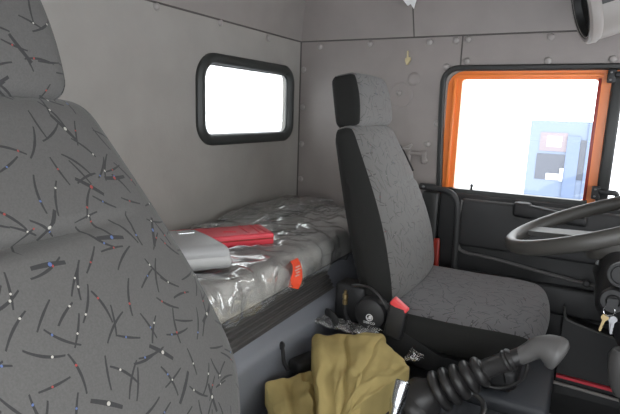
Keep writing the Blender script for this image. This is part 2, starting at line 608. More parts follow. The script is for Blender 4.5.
# lining buttons: (x, z) on the side wall, (y, z) on the rear wall
side_btn = [(320.4, 46.5), (370.6, 43.6), (430, 42), (456.3, 40.3), (468.5, 39.4), (551, 37), (301.8, 69.7), (299, 107), (297.5, 143.5), (296, 178.3),
            (446.7, 66.8), (467, 61), (548, 60.7), (613, 59), (436.8, 123.8), (427.5, 144), (424.4, 160.5)]
def ray(px, py):
    return rgt * ((px - 310) / 505.16) - upv * ((py - 207) / 505.16) + fwd
def at_y(px, py, y):
    d = ray(px, py); return Vector((0, 0, 1.2)) + d * (y / d.y)
def at_x(px, py, x):
    d = ray(px, py); return Vector((0, 0, 1.2)) + d * (x / d.x)
def at_z(px, py, z):
    d = ray(px, py); return Vector((0, 0, 1.2)) + d * ((z - 1.2) / d.z)
where = {0: 'under the roof seam nearest the rear corner', 1: 'under the roof seam above the driver headrest', 2: 'under the roof seam beside the cream hook',
         3: 'just left of the short vertical seam by the door', 4: 'just right of the short vertical seam by the door', 5: 'under the roof seam above the middle of the door window',
         6: 'highest in the rear corner column', 7: 'second from the top in the rear corner column', 8: 'third from the top in the rear corner column', 9: 'lowest in the rear corner column',
         10: 'at the top left corner of the door seal', 11: 'on the door header right of the short seam', 12: 'on the door header above the middle of the window', 13: 'on the door header at the right edge of the photo',
         14: 'left of the door seal, highest of three beside it', 15: 'left of the door seal, middle of three beside it', 16: 'left of the door seal, lowest of three beside it'}
first = None
for i, (px, py) in enumerate(side_btn):
    p = at_y(px, py, WY)
    if i in (0, 1, 2, 3, 4, 5) : p.z = min(p.z, SEAM - 0.012)
    if 6 <= i <= 9: p.x = max(p.x, RX + 0.018)
    if first is None:
        bm = bmesh.new()
        disc(bm, (0, 0, 0), (0, -1, 0), 0.0125, 0.008)
        o = first = obj('lining_button', bm, M['button'])
    else:
        o = first.copy(); C.objects.link(o)
    o.location = p
    tag(o, 'small round grey lining button ' + where[i], 'button', 'lining buttons on the driver side wall')
firstr = None
for i, (px, py) in enumerate([(156.3, 6.5), (220, 22.6), (268, 38)]):
    p = at_x(px, py, RX)
    if firstr is None:
        bm = bmesh.new()
        disc(bm, (0, 0, 0), (1, 0, 0), 0.0125, 0.008)
        o = firstr = obj('lining_button', bm, M['button'])
    else:
        o = firstr.copy(); C.objects.link(o)
    o.location = p
    tag(o, 'round grey button on the rear wall seam, ' + ('far left of the rear window', 'above the left end of the rear window', 'above the right end of the rear window')[i], 'button', 'lining buttons on the rear wall')
# two big pressed covers by the door
p = at_y(414, 79, WY)
bm = bmesh.new(); disc(bm, p, (0, -1, 0), 0.026, 0.006, 26)
tag(obj('round_cover', bm, M['lining_warm']), 'large round lining cap between the cream hook and the door seal', 'cap')
p = at_y(401, 95, WY)
bm = bmesh.new()
lathe(bm, [(0.050, -0.001), (0.050, 0.0015), (0.046, 0.003), (0.042, 0.0015), (0.0, 0.0012), (0.0, -0.001)], p, (0, -1, 0), 30)
pl_ = tag(obj('round_cover', bm, M['lining_warm']), 'wide flat round lining cap with a small stud, right of the driver headrest', 'cap')
bm = bmesh.new(); disc(bm, at_y(399, 93, WY) + Vector((0, -0.002, 0)), (0, -1, 0), 0.011, 0.006)
obj('stud', bm, M['button'], pl_)

# ------------------------------------------------------------------ rear window
win = thing('window_1', None, None, (RX, 1.62, 1.22), kind='structure')
def gp(u, v): return Vector((RX, u, v))
loop = rrect(1.330, 1.910, 1.091, 1.364, [0.055, 0.075, 0.06, 0.055], 10)
bm = bmesh.new()
sweep(bm, [Vector((RX + 0.008, u, v)) for u, v in loop], [(0.019, -0.012), (0.019, 0.002), (0.012, 0.010), (0.0, 0.013), (-0.012, 0.008), (-0.018, 0.0), (-0.018, -0.016), (0.0, -0.016)], closed=True, up=(1, 0, 0))
obj('gasket', bm, M['gasket'], win)
bm = bmesh.new()
loop2 = rrect(1.348, 1.892, 1.107, 1.346, [0.04, 0.05, 0.045, 0.04], 8)
sweep(bm, [Vector((RX - 0.002, u, v)) for u, v in loop2], circ(0.004, 6), closed=True)
obj('bead', bm, M['gasket'], win)
bm = bmesh.new()
prism(bm, [Vector((RX - 0.006, u, v)) for u, v in rrect(1.33, 1.91, 1.09, 1.365, 0.05, 8)], (-0.005, 0, 0))
obj('pane', bm, M['glass'], win, smooth=False)

# ------------------------------------------------------------------ driver's door
door = thing('door_1', None, None, (0.2, WY, 0.1), kind='structure')
# seal around the opening
bm = bmesh.new()
pts = [Vector((-0.488, WY - 0.004, 0.12)), Vector((-0.488, WY - 0.004, 0.9))]
pts += [Vector((-0.488 - 0.018 * t, WY - 0.004, 0.9 + 0.38 * t)) for t in (0.3, 0.6, 0.9)]
cx, cz, rr = -0.450, 1.322, 0.055
for i in range(9):
    a = PI - i / 8 * PI / 2
    pts.append(Vector((cx + rr * math.cos(a), WY - 0.004, cz + rr * math.sin(a))))
pts += [Vector((x, WY - 0.004, 1.377)) for x in (-0.3, 0, 0.3, 0.6, 0.9)]
sweep(bm, pts, [(0.010, -0.01), (0.010, 0.006), (0.005, 0.011), (-0.005, 0.011), (-0.010, 0.006), (-0.010, -0.01)], up=(0, -1, 0))
obj('door_seal', bm, M['rubber'], door)
# orange window frame, deeper than the lining: post, header, divider strip
YO = WY + 0.015
bm = bmesh.new()
outer = [(-0.525, 0.86), (0.90, 0.86), (0.90, 1.41), (-0.525, 1.41)]
h1 = rrect(-0.437, 0.018, 0.915, 1.337, 0.012, 4)
h2 = rrect(0.085, 0.62, 0.915, 1.350, 0.012, 4)
bm = holed_panel(outer, [h1, h2], lambda u, v: Vector((u - 0.0 * v, YO, v)), 0.035, (0, 1, 0))
obj('window_frame', bm, M['orange'], door, smooth=False)
bm = bmesh.new()
box(-0.468, -0.456, YO - 0.012, YO, 0.90, 1.34, 0.003, bm)
box(-0.46, 0.03, YO - 0.010, YO, 1.345, 1.356, 0.003, bm)
obj('frame_flange', bm, M['orange'], door)
# dark red run on the edge of the glass, inside the divider
bm = bmesh.new()
box(0.016, 0.026, YO - 0.008, YO + 0.02, 0.905, 1.34, 0.003, bm)
obj('glass_run', bm, M['red_paint'], door)
bm = bmesh.new()
box(0.055, 0.092, YO - 0.022, YO + 0.03, 0.905, 1.36, 0.008, bm)
obj('divider_bar', bm, M['rubber'], door)
bm = bmesh.new()
prism(bm, [Vector((u, WY + 0.034, v)) for u, v in rrect(-0.445, 0.026, 0.90, 1.345, 0.01, 3)], (0, 0.005, 0))
obj('pane', bm, M['glass'], door, smooth=False)
bm = bmesh.new()
prism(bm, [Vector((u, WY + 0.034, v)) for u, v in rrect(0.078, 0.63, 0.90, 1.36, 0.01, 3)], (0, 0.005, 0))
obj('quarter_pane', bm, M['glass'], door, smooth=False)
# vent window hinges
def hinge(zc, name):
    bm = bmesh.new()
    box(0.040, 0.066, YO - 0.040, YO - 0.016, zc - 0.022, zc + 0.022, 0.004, bm)
    box(0.060, 0.115, YO - 0.046, YO - 0.024, zc - 0.004, zc + 0.014, 0.005, bm)
    h = obj(name, bm, M['black'], door)
    bm = bmesh.new()
    tube(bm, smooth_path([(0.110, YO - 0.035, zc + 0.008), (0.118, YO - 0.036, zc - 0.01), (0.112, YO - 0.038, zc - 0.045)], 5), 0.008, 10)
    obj('latch_arm', bm, M['black'], h)
    bm = bmesh.new()
    for dz in (-0.012, 0.012): disc(bm, (0.050, YO - 0.041, zc + dz), (0, -1, 0), 0.004, 0.002, 10)
    obj('screw', bm, M['steel'], h)
hinge(0.955, 'vent_latch')
hinge(1.345, 'vent_hinge')
# trim panel below the glass
bm = bmesh.new()
def dbulge(q):
    return q
rbox(bm, (0.21, WY - 0.005, 0.505), (0.69, 0.030, 0.402), 0.014, (6, 1, 6))
obj('door_panel', bm, M['door_black'], door)
bm = bmesh.new()
rbox(bm, (0.23, WY - 0.042, 0.800), (0.62, 0.016, 0.092), 0.014, (6, 1, 4))
obj('upper_trim', bm, M['door_grey'], door)
bm = bmesh.new()
sweep(bm, [(-0.47, WY + 0.005, 0.912), (0.03, WY + 0.005, 0.912)], [(-0.02, -0.006), (-0.02, 0.006), (-0.01, 0.010), (0.02, 0.010), (0.02, -0.006)], up=(0, 0, 1))
obj('sill_strip', bm, M['rubber'], door)
# raised frame of the middle recess and the ledge under it
bm = bmesh.new()
pts = smooth_path([(-0.385, WY - 0.052, 0.885), (-0.392, WY - 0.052, 0.80), (-0.388, WY - 0.050, 0.715), (-0.36, WY - 0.050, 0.684), (-0.25, WY - 0.052, 0.676), (0.05, WY - 0.054, 0.640), (0.5, WY - 0.054, 0.60)], 6)
sweep(bm, pts, circ(0.006, 8, 0.012), up=(0, -1, 0))
obj('recess_ledge', bm, M['knob'], door)
bm = bmesh.new()
rbox(bm, (0.19, WY - 0.046, 0.56), (0.60, 0.02, 0.055), 0.018, (4, 1, 2))
obj('lower_trim', bm, M['door_black'], door)
bm = bmesh.new()
lathe(bm, [(0, 0.014), (0.008, 0.013), (0.013, 0.006), (0.013, -0.004), (0, -0.004)], (0.062, WY - 0.062, 0.643), (0, -1, 0), 14)
obj('bumper_stop', bm, M['door_grey'], door)
# grab handle
bm = bmesh.new()
a, b_ = at_y(516, 209, 1.93), at_y(584, 222, 1.93)
def hdef(q):
    return Vector((q.x, q.y, q.z * (1.0 - 0.25 * (q.x / 0.12)) ))
hr = frame_from((0, -1, 0), (b_ - a))
rbox(bm, (a + b_) / 2, ((b_ - a).length / 2 + 0.01, 0.018, 0.022), 0.012, (4, 1, 1), rot=Matrix((((b_ - a).normalized().x, 0, 0), (0, 1, 0), ((b_ - a).normalized().z, 0, 1))), deform=hdef)
box(a.x - 0.005, a.x + 0.05, 1.915, 1.965, a.z - 0.026, a.z + 0.026, 0.012, bm)
obj('pull_handle', bm, M['door_black'], door)
# lock pin
bm = bmesh.new()
p = at_y(471, 192, WY + 0.0)
lathe(bm, [(0.006, -0.01), (0.005, 0.006), (0.005, 0.020), (0.0065, 0.026), (0.005, 0.031), (0, 0.032)], (p.x, WY - 0.0, 0.912), (0, 0, 1), 12)
obj('lock_pin', bm, M['rubber'], door)
# map pocket on the lower door
bm = bmesh.new()
pts = smooth_path([(0.005, 1.9, 0.56), (0.012, 1.9, 0.522), (0.045, 1.9, 0.505), (0.2, 1.9, 0.475), (0.6, 1.9, 0.42)], 6)
n0 = len(pts)
top = [bm.verts.new(p) for p in pts]
bot = [bm.verts.new((p.x, 1.885, 0.24)) for p in pts]
for i in range(n0 - 1): bm.faces.new((top[i], top[i + 1], bot[i + 1], bot[i]))
ex = bmesh.ops.extrude_face_region(bm, geom=bm.faces[:])
bmesh.ops.translate(bm, verts=[g for g in ex['geom'] if isinstance(g, bmesh.types.BMVert)], vec=(0, 0.07, 0))
pk = obj('map_pocket', bm, M['door_black'], door)
bm = bmesh.new()
tube(bm, [(p.x, p.y - 0.002, p.z) for p in pts], 0.004, 8)
obj('pocket_rim', bm, M['spoke'], pk)
# reflector strip and bright sill strip
bm = bmesh.new()
a, b_ = at_y(556, 376, 1.87), at_y(622, 393, 1.87)
prism(bm, [(a.x, 1.872, a.z - 0.005), (b_.x + 0.1, 1.872, b_.z - 0.009), (b_.x + 0.1, 1.872, b_.z + 0.001), (a.x, 1.872, a.z + 0.005)], (0, 0.014, 0))
obj('reflector', bm, M['red_plastic'], door)
bm = bmesh.new()
a, b_ = at_y(552, 382, 1.87), at_y(622, 400, 1.87)
tube(bm, [(a.x, 1.874, a.z), (b_.x + 0.1, 1.874, b_.z - 0.01)], 0.006, 8)
obj('sill_moulding', bm, M['housing'], door)

# B-pillar cover between lining and door, with its red edge
bm = bmesh.new()
box(-0.545, -0.475, WY - 0.045, WY - 0.002, 0.05, 0.905, 0.012, bm)
struct('trim_2', bm, M['rubber'])

# grab rail beside the seat
rail = thing('grab_rail', 'black tubular grab rail with a flat bolted end, curving down between driver seat and door', 'rail', (-0.41, 1.94, 0.63))
bm = bmesh.new()
pts = smooth_path([at_y(428, 187.5, 1.95), at_y(441, 189.5, 1.945), at_y(451, 193, 1.94), at_y(456.5, 201, 1.94), at_y(457.5, 215, 1.94), at_y(456, 240, 1.94), at_y(453, 285, 1.94)], 6)
sweep(bm, pts, circ(0.012, 12), up=(0, -1, 0))
obj('tube', bm, M['door_grey'], rail)
bm = bmesh.new()
a = at_y(425, 186.5, 1.95)
rbox(bm, a + Vector((0.010, 0, 0)), (0.034, 0.010, 0.013), 0.009, (2, 1, 1))
fl = obj('flange', bm, M['black'], rail)
bm = bmesh.new(); disc(bm, a + Vector((-0.004, -0.010, 0.0)), (0, -1, 0), 0.006, 0.003, 12)
obj('bolt', bm, M['steel'], fl)

# ------------------------------------------------------------------ sleeping bunk base, tunnel, riser
bm = bmesh.new()
prof = [(-1.13, 0.0), (-0.632, 0.0), (-0.632, 0.46), (-0.632, 0.520), (-0.634, 0.575), (-0.630, 0.598), (-0.634, 0.612), (-0.648, 0.622), (-0.660, 0.632), (-0.666, 0.640),
        (-0.700, 0.694), (-0.716, 0.706), (-0.74, 0.706), (-1.13, 0.706)]
prism(bm, [(x, -0.15, z) for x, z in prof], (0, 2.13, 0))
bunk = tag(obj('bunk_base', bm, M['panel_blue'], sharp=50), 'blue-grey moulded bunk base along the rear wall, ridged front edge', 'bunk base')
bm = bmesh.new()
# ribbed strip following the slanted front from (-.664,.640) to (-.684,.700)
A_, B_ = Vector((-0.665, 0, 0.638)), Vector((-0.699, 0, 0.696))
nrm = Vector((B_.z - A_.z, 0, -(B_.x - A_.x))).normalized()
pr = []
nr = 5
for i in range(nr * 8 + 1):
    t = i / (nr * 8)
    p = A_.lerp(B_, t) + nrm * (0.004 + 0.003 * math.cos(i / 8 * 2 * PI))
    if t > 0.80: p = A_.lerp(B_, t) + nrm * (0.004 + 0.008 * math.sin((t - 0.80) / 0.20 * PI))
    pr.append(p)
pr += [B_ - nrm * 0.01, A_ - nrm * 0.01]
prism(bm, [Vector((p.x, -0.1, p.z)) for p in pr], (0, 1.52, 0))
obj('ribbed_strip', bm, M['ribbed'], bunk, sharp=60)
bm = bmesh.new()
sweep(bm, [(-0.718, -0.1, 0.700), (-0.718, 1.9, 0.700)], [(-0.014, -0.006), (-0.014, 0.006), (0, 0.010), (0.014, 0.006), (0.014, -0.006)], up=(0, 0, 1))
obj('edge_lip', bm, M['ribbed'], bunk)

# engine tunnel between the seats
bm = bmesh.new()
def tdef(q):
    w = Vector(q)
    if w.z > 0:
        w.z -= 0.03 * max(0, (w.x + 0.3)) / 0.6
    return w
rbox(bm, (-0.300, 0.93, 0.248), (0.316, 0.345, 0.248), 0.035, (8, 6, 2), deform=tdef)
tag(obj('engine_tunnel', bm, M['tunnel']), 'dark blue-grey engine tunnel cover between the two seats', 'engine cover')
bm = bmesh.new()
rbox(bm, (-0.21, 1.60, 0.228), (0.21, 0.255, 0.228), 0.02, (2, 2, 2))
tag(obj('seat_riser', bm, M['tunnel']), 'dark blue-grey box riser under the driver seat', 'seat base')

# ------------------------------------------------------------------ seats
def make_seat(name, label, yc, base_z, xoff=0.0, driver=True, bot=(-0.430, 0.640), lean_deg=17.7, H=0.560, w_top=0.178, w_low=0.246, dc=0.0):
    s = thing(name, label, 'seat', (-0.25 + xoff, yc, base_z))
    ox, oy = -0.25 + xoff, yc
    # frame of the backrest: origin at the bottom of the front face, leaning back
    bot = Vector((bot[0], yc, bot[1]))
    lean = math.radians(lean_deg)
    up = Vector((-math.sin(lean), 0, math.cos(lean)))
    out = Vector((math.cos(lean), 0, math.sin(lean)))
    Rm = Matrix(((out.x, 0, up.x), (0, 1, 0), (out.z, 0, up.z)))
    HW, T = 0.235, 0.052
    def bdef(q):
        t = (q.z + H / 2) / H
        # outline: widest just above the cushion, narrowing to the shoulders
        w = w_top + (w_low - w_top) * (1 - max(0.0, (t - 0.25) / 0.75) ** 1.15)
        if t < 0.35: w -= (0.01 if driver else 0.05) * ((0.35 - t) / 0.35) ** 2
        x, y = q.x, q.y * (w / HW)
        f = y / w
        if q.x > -T * 0.3:
            x += 0.012 * math.cos(f * PI / 2) - 0.020 * abs(f) ** 4
            x += 0.030 * math.sin(min(1.0, max(0.0, t)) ** 0.75 * PI)         # lumbar fullness
            c = (t - (0.61 if driver else 0.665) - 0.02 * f)
            x -= (0.012 if driver else 0.022) * math.exp(-(c / (0.016 if driver else 0.013)) ** 2) * max(0.0, 1 - abs(f + (-0.3 if driver else 0.35)) ** (1.0 if driver else 2))     # stitched fold
        else:
            x += 0.014 * abs(f) ** 3
        tk = 1.10 - 0.24 * t + 0.10 * math.sin(t * PI)
        return Vector((x * tk, y, q.z))
    bm = bmesh.new()
    rbox(bm, bot + up * (H / 2) - out * T, (T, HW, H / 2), 0.042, (3, 12, 72), rot=Rm, deform=bdef, k=5, mi=lambda g: 1 if (abs(g.y) > HW - 0.014 or g.x < -T * 0.3) else 0)
    back = obj('backrest', bm, [M['fabric_far_lit'] if driver else M['fabric_yz'], M['side_cloth']], s, sharp=80)
    # piping where side cloth meets the front cloth
    # headrest
    hb = bot + up * (H - 0.004) - out * 0.050
    HH, HWd, HT = 0.084, (0.150 if driver else 0.122), 0.048
    Rh = Matrix.Rotation(-lean * 0.55, 3, 'Y')
    def hdef(q):
        t = (q.z + HH) / (2 * HH)
        w = 1.0 - 0.16 * max(0, t - 0.15) ** 1.2
        x = q.x
        if q.x > 0: x += 0.010 * math.cos(q.y / HWd * PI / 2) + 0.010 * math.sin(t * PI) - 0.008 * t
        return Vector((x * (1.0 - 0.18 * (1 - t) * (1 if q.x < 0 else 0.2)), q.y * w, q.z))
    bm = bmesh.new()
    cen = hb + Vector((-0.012, 0, HH - 0.004))
    rbox(bm, cen, (HT, HWd, HH), 0.026, (3, 10, 10), rot=Rh, deform=hdef, k=5, mi=lambda g: 1 if (abs(g.y) > HWd - 0.006 or g.x < -HT * 0.7) else 0)
    head = obj('headrest', bm, [M['fabric_far_lit'] if driver else M['fabric_yz'], M['side_cloth']], s, sharp=80)
    # cushion
    CX, CY, CZ = 0.215, 0.262, 0.058
    cc = Vector((-0.268 + xoff, yc, 0.600 + dc))
    def cdef(q):
        fx, fy = q.x / CX, q.y / CY
        z = q.z
        if q.z > 0:
            z += 0.006 * math.cos(fy * PI / 2) - 0.004 * abs(fy) ** 4 - 0.012 * max(0, fx - 0.5) ** 2 * 4
        y = q.y * (1.0 - 0.10 * max(0, fx) ** 3)
        x = q.x + 0.022 * (1 - fy * fy) * max(0, fx)
        if z < 0: x -= 0.03 * max(0, fx) * (-z / CZ)
        return Vector((x, y, z + 0.006 * max(0, fx)))
    bm = bmesh.new()
    rbox(bm, cc, (CX, CY, CZ), 0.044, (14, 14, 3), deform=cdef, k=5, mi=lambda g: 0 if (g.z > CZ - 0.030 or g.x > CX - 0.012) and abs(g.y) < CY - 0.008 else 1)
    obj('seat_cushion', bm, [M['fabric_xy'], M['side_cloth']], s, sharp=80)
    # plastic shell under the cushion and pedestal
    bm = bmesh.new()
    rbox(bm, cc + Vector((-0.01, 0, -0.082)), (CX - 0.02, CY - 0.02, 0.030), 0.018, (4, 4, 1))
    obj('seat_pan', bm, M['black'], s)
    bm = bmesh.new()
    zt = cc.z - 0.10
    rbox(bm, (cc.x, yc, (base_z + zt) / 2), (CX - 0.045, CY - 0.06, (zt - base_z) / 2 + 0.001), 0.012, (1, 1, 1))
    obj('pedestal', bm, M['black'], s)
    if driver:
        # recliner cover with its emblem
        rc = at_y(371, 313, yc - 0.268)
        bm = bmesh.new()
        lathe(bm, [(0, 0.020), (0.034, 0.019), (0.044, 0.014), (0.048, 0.004), (0.048, -0.03), (0, -0.03)], rc, (0, -1, 0), 32)
        cov = obj('recliner_cover', bm, M['black'], s)
        bm = bmesh.new()
        em = rc + Vector((0.0035, -0.0205, -0.006))
        lathe(bm, [(0.0105, 0.0), (0.0105, 0.0008), (0.0082, 0.0008), (0.0082, 0.0)], em, (0, -1, 0), 24)
        lathe(bm, [(0.0, 0.0008), (0.0045, 0.0008), (0.0045, 0.0)], em + Vector((0.0022, 0, 0.0018)), (0, -1, 0), 16)
        prism(bm, [em + Vector((-0.009, 0, -0.003)), em + Vector((0.004, 0, -0.0055)), em + Vector((0.008, 0, -0.001)), em + Vector((-0.004, 0, -0.001))], (0, -0.0008, 0))
        obj('emblem', bm, M['white'], cov)
        text_mesh('SIBECO', 0.0095, mat4(rc + Vector((0.0035, -0.0206, -0.022)), (1, 0, 0), (0, 0, 1)), M['white'], 'lettering', cov, 0.0003, 1.15)
        # hinge arm / curved bracket over the cover
        bm = bmesh.new()
        tube(bm, smooth_path([at_y(352, 285, yc - 0.25), at_y(368, 287, yc - 0.262), at_y(380, 297, yc - 0.268), at_y(388, 311, yc - 0.268), at_y(392, 326, yc - 0.262)], 5), 0.004, 8)
        obj('cable', bm, M['boot'], s)
        bm = bmesh.new()
        rbox(bm, at_y(354, 300, yc - 0.2), (0.05, 0.04, 0.06), 0.015, (1, 1, 1))
        obj('hinge_bracket', bm, M['black'], s)
        # buckle stalk with red button
        bm = bmesh.new()
        p0, p1 = at_y(391, 334, yc - 0.285), at_y(397, 306, yc - 0.285)
        ax = (p1 - p0).normalized()
        Rb = frame_from(ax, (1, 0, 0))
        rbox(bm, (p0 + p1) / 2 + Vector((0.006, 0, 0)), (0.026, 0.014, (p1 - p0).length / 2 + 0.006), 0.008, (1, 1, 2), rot=Rb)
        bk = obj('belt_buckle', bm, M['black'], s)
        bm = bmesh.new()
        rbox(bm, p1 + ax * 0.004 + Vector((0.007, -0.001, -0.002)), (0.026, 0.0125, 0.012), 0.006, (1, 1, 1), rot=Matrix.Rotation(0.45, 3, 'Y') @ Rb)
        obj('release_button', bm, M['buckle_red'], bk)
        # side valance on the near side below the cushion
        bm = bmesh.new()
        a0, a1 = at_y(384, 332, yc - 0.275), at_y(500, 395, yc - 0.275)
        prism(bm, [at_y(386, 318, yc - 0.262), at_y(402, 331, yc - 0.262), at_y(440, 357, yc - 0.262), at_y(502, 371, yc - 0.262), at_y(505, 385, yc - 0.262), at_y(440, 375, yc - 0.262), at_y(384, 352, yc - 0.262)], (0, 0.02, 0))
        obj('side_valance', bm, M['black'], s, smooth=False)
    return s
make_seat('driver_seat', "patterned grey driver's seat by the far door, whole seat in view", 1.572, 0.462)
make_seat('passenger_seat', 'patterned grey passenger seat back filling the left foreground', 0.328, 0.0, xoff=0.03, driver=False, bot=(-0.370, 0.695), lean_deg=24.0, H=0.575, w_top=0.165, w_low=0.256, dc=0.03)

# red painted body edge showing between driver seat and door pillar
bm = bmesh.new()
p0, p1 = at_y(435, 272, 1.90), at_y(437, 238, 1.92)
rbox(bm, (p0 + p1) / 2, (0.012, 0.008, (p1 - p0).length / 2), 0.006, (1, 1, 2), rot=frame_from(p1 - p0, (1, 0, 0)))
tag(obj('body_paint_strip', bm, M['red_paint']), 'narrow orange-red strip between driver backrest and black door pillar', 'strip')

# upper belt with cream guide on the pillar
bt = thing('seat_belt', 'thin black shoulder belt on the lining right of the driver backrest', 'seat belt', at_y(403, 150, 1.97))
bm = bmesh.new()
sweep(bm, [at_y(394, 138, 1.96), at_y(403, 150, 1.965), at_y(413, 171, 1.965)], [(-0.005, -0.001), (0.005, -0.001), (0.005, 0.001), (-0.005, 0.001)], up=(0.8, -0.6, 0.3))
obj('webbing', bm, M['belt'], bt)
bm = bmesh.new()
tube(bm, smooth_path([at_y(403, 148, 1.962), at_y(408, 149, 1.955), at_y(412, 144.5, 1.958), at_y(407.5, 146.5, 1.96)], 5, closed=True), 0.0035, 8, closed=True)
obj('guide_loop', bm, M['button'], bt)
bm = bmesh.new()
c0 = at_y(413, 160, 1.99)
box(c0.x - 0.026, c0.x - 0.012, WY - 0.014, WY, c0.z - 0.05, c0.z + 0.045, 0.005, bm)
box(c0.x - 0.02, c0.x + 0.05, WY - 0.014, WY, c0.z + 0.018, c0.z + 0.036, 0.005, bm)
box(c0.x + 0.034, c0.x + 0.052, WY - 0.016, WY, c0.z - 0.012, c0.z + 0.040, 0.005, bm)
tag(obj('lining_bracket', bm, M['lining_warm']), 'moulded grey hook-shaped bracket on the lining below the belt loop', 'bracket')

# ------------------------------------------------------------------ wrapped mattress on the bunk
mat_t = thing('wrapped_mattress', 'bunk mattress wrapped in shiny wrinkled clear plastic', 'mattress', (-0.90, 1.0, 0.713))
mc = Vector((-0.898, 0.93, 0.762))
mh = (0.216, 1.03, 0.036)
def mtop(q):
    n1 = noise.noise(Vector((q.x * 3.0, q.y * 2.0, 1.3)))
    return Vector((q.x, q.y, q.z + (0.004 * n1 if q.z > 0 else 0)))
bm = bmesh.new()
rbox(bm, mc, mh, 0.034, (8, 30, 2), deform=lambda q: mtop(q) + (Vector((0.016 * (-q.z / mh[2]), 0, 0.020 * q.z / mh[2])) * min(1, max(0, q.x / mh[0] - 0.8) * 8) if q.z < 0 else Vector((0, 0, 0))), k=4)
obj('mattress_core', bm, M['mattress'], mat_t)
zt = 0.848
bl = at_z(150, 231.5, zt); br = at_z(260.5, 223.8, zt); fr = at_z(269, 240, zt)
ux = (br - bl).normalized()
uy = Vector((-ux.y, ux.x, 0))
wid = abs((fr - br).dot(uy))
wid = max(0.085, min(0.12, wid))
Rr = Matrix(((ux.x, uy.x, 0), (ux.y, uy.y, 0), (0, 0, 1)))
Lr = (br - bl).length + 0.05
cr_ = br - ux * (Lr / 2) - uy * (wid / 2) + Vector((0, 0, -0.018))
g1 = at_z(229, 239, 0.872); g0 = at_z(182, 233, 0.872); g3 = at_z(219.5, 259, 0.860)
gx = (g1 - g0).normalized(); gy = Vector((-gx.y, gx.x, 0))
Rg = Matrix(((gx.x, gy.x, 0), (gx.y, gy.y, 0), (0, 0, 1)))
gc = g1 - gx * 0.135 - gy * 0.087 + Vector((0, 0, -0.036))
gx, gy, Rg = ux, uy, Rr
gc = gc + uy * (-(wid / 2 + 0.096) - (gc - cr_).dot(uy)) - ux * 0.020
gc.z = 0.846
FOOT = [(cr_, ux, uy, Lr / 2, wid / 2), (gc, gx, gy, 0.155, 0.092)]
def film(q):
    p = Vector((q.x, q.y, q.z))
    wx_ = 0.05 * noise.noise(Vector((p.x * 5, p.y * 4, 0.3)))
    wy_ = 0.05 * noise.noise(Vector((p.x * 5, p.y * 4, 5.3)))
    a, b_ = p.x + wx_, p.y + wy_
    w1 = noise.noise(Vector((a * 5, b_ * 3.0, p.z * 4)))
    r1 = 1 - abs(noise.noise(Vector((a * 7 + b_ * 6, b_ * 3 - a * 2, p.z * 6 + 3.1))))
    r2 = 1 - abs(noise.noise(Vector((a * 16 - b_ * 12, b_ * 5 + a * 4 + 1.7, p.z * 10))))
    r3 = 1 - abs(noise.noise(Vector((a * 12 + b_ * 20, b_ * 8 - a * 9, p.z * 14 + 7))))
    k = 0.006 + 0.014 * max(0, w1) + 0.016 * r1 ** 6 + 0.011 * r2 ** 6 + 0.006 * r3 ** 6
    W_ = mc + q
    for (c_, x_, y_, hx_, hy_) in FOOT:
        u = abs((W_ - c_).dot(x_)) - hx_; v = abs((W_ - c_).dot(y_)) - hy_
        e = max(u, v)
        if q.z > 0: k = min(k, 0.004 + max(0.0, e) * 0.9)
    d = Vector((q.x / mh[0], q.y / mh[1], q.z / mh[2]))
    d = Vector((d.x ** 5, d.y ** 5, d.z ** 3 * 1.2)); d = d.normalized() if d.length > 1e-5 else Vector((0, 0, 1))
    b = mtop(q) + d * k
    b.x = max(b.x, -0.236)
    if q.x > mh[0] * 0.8 and q.z < 0: b.z += 0.026 * q.z / mh[2] * min(1, (q.x / mh[0] - 0.8) * 8); b.x = max(b.x, 0.222)
    return b
bm = bmesh.new()
rbox(bm, mc, mh, 0.034, (46, 150, 8), deform=film, k=6, mi=lambda g: 1 if (g.z < -mh[2] + 1e-5 or (g.z < -0.02 and g.x < 0)) else 0)
# open the underside
bmesh.ops.recalc_face_normals(bm, faces=bm.faces[:])
bmesh.ops.delete(bm, geom=[f for f in bm.faces if f.material_index == 1], context='FACES')
obj('plastic_wrap', bm, M['film'], mat_t, sharp=180, open_sheet=True)
# loose film ridge heaped against the wall
bm = bmesh.new()
def heap(q):
    r1 = 1 - abs(noise.noise(Vector((q.x * 9 + q.y * 5, q.y * 4, q.z * 8))))
    r2 = 1 - abs(noise.noise(Vector((q.x * 18 - q.y * 10, q.y * 8 + 2, q.z * 12))))
    e = 1 - abs(q.y / 0.34) ** 3
    return Vector((q.x, q.y, (q.z + 0.012 * r1 ** 4 + 0.006 * r2 ** 5) * e))
rbox(bm, (-1.015, 1.665, 0.818), (0.085, 0.30, 0.020), 0.018, (20, 70, 3), deform=heap, k=3, mi=lambda g: 1 if g.z < -0.0199 else 0)
bmesh.ops.recalc_face_normals(bm, faces=bm.faces[:])
bmesh.ops.delete(bm, geom=[f for f in bm.faces if f.material_index == 1], context='FACES')
obj('plastic_fold', bm, M['film'], mat_t, sharp=180, open_sheet=True)
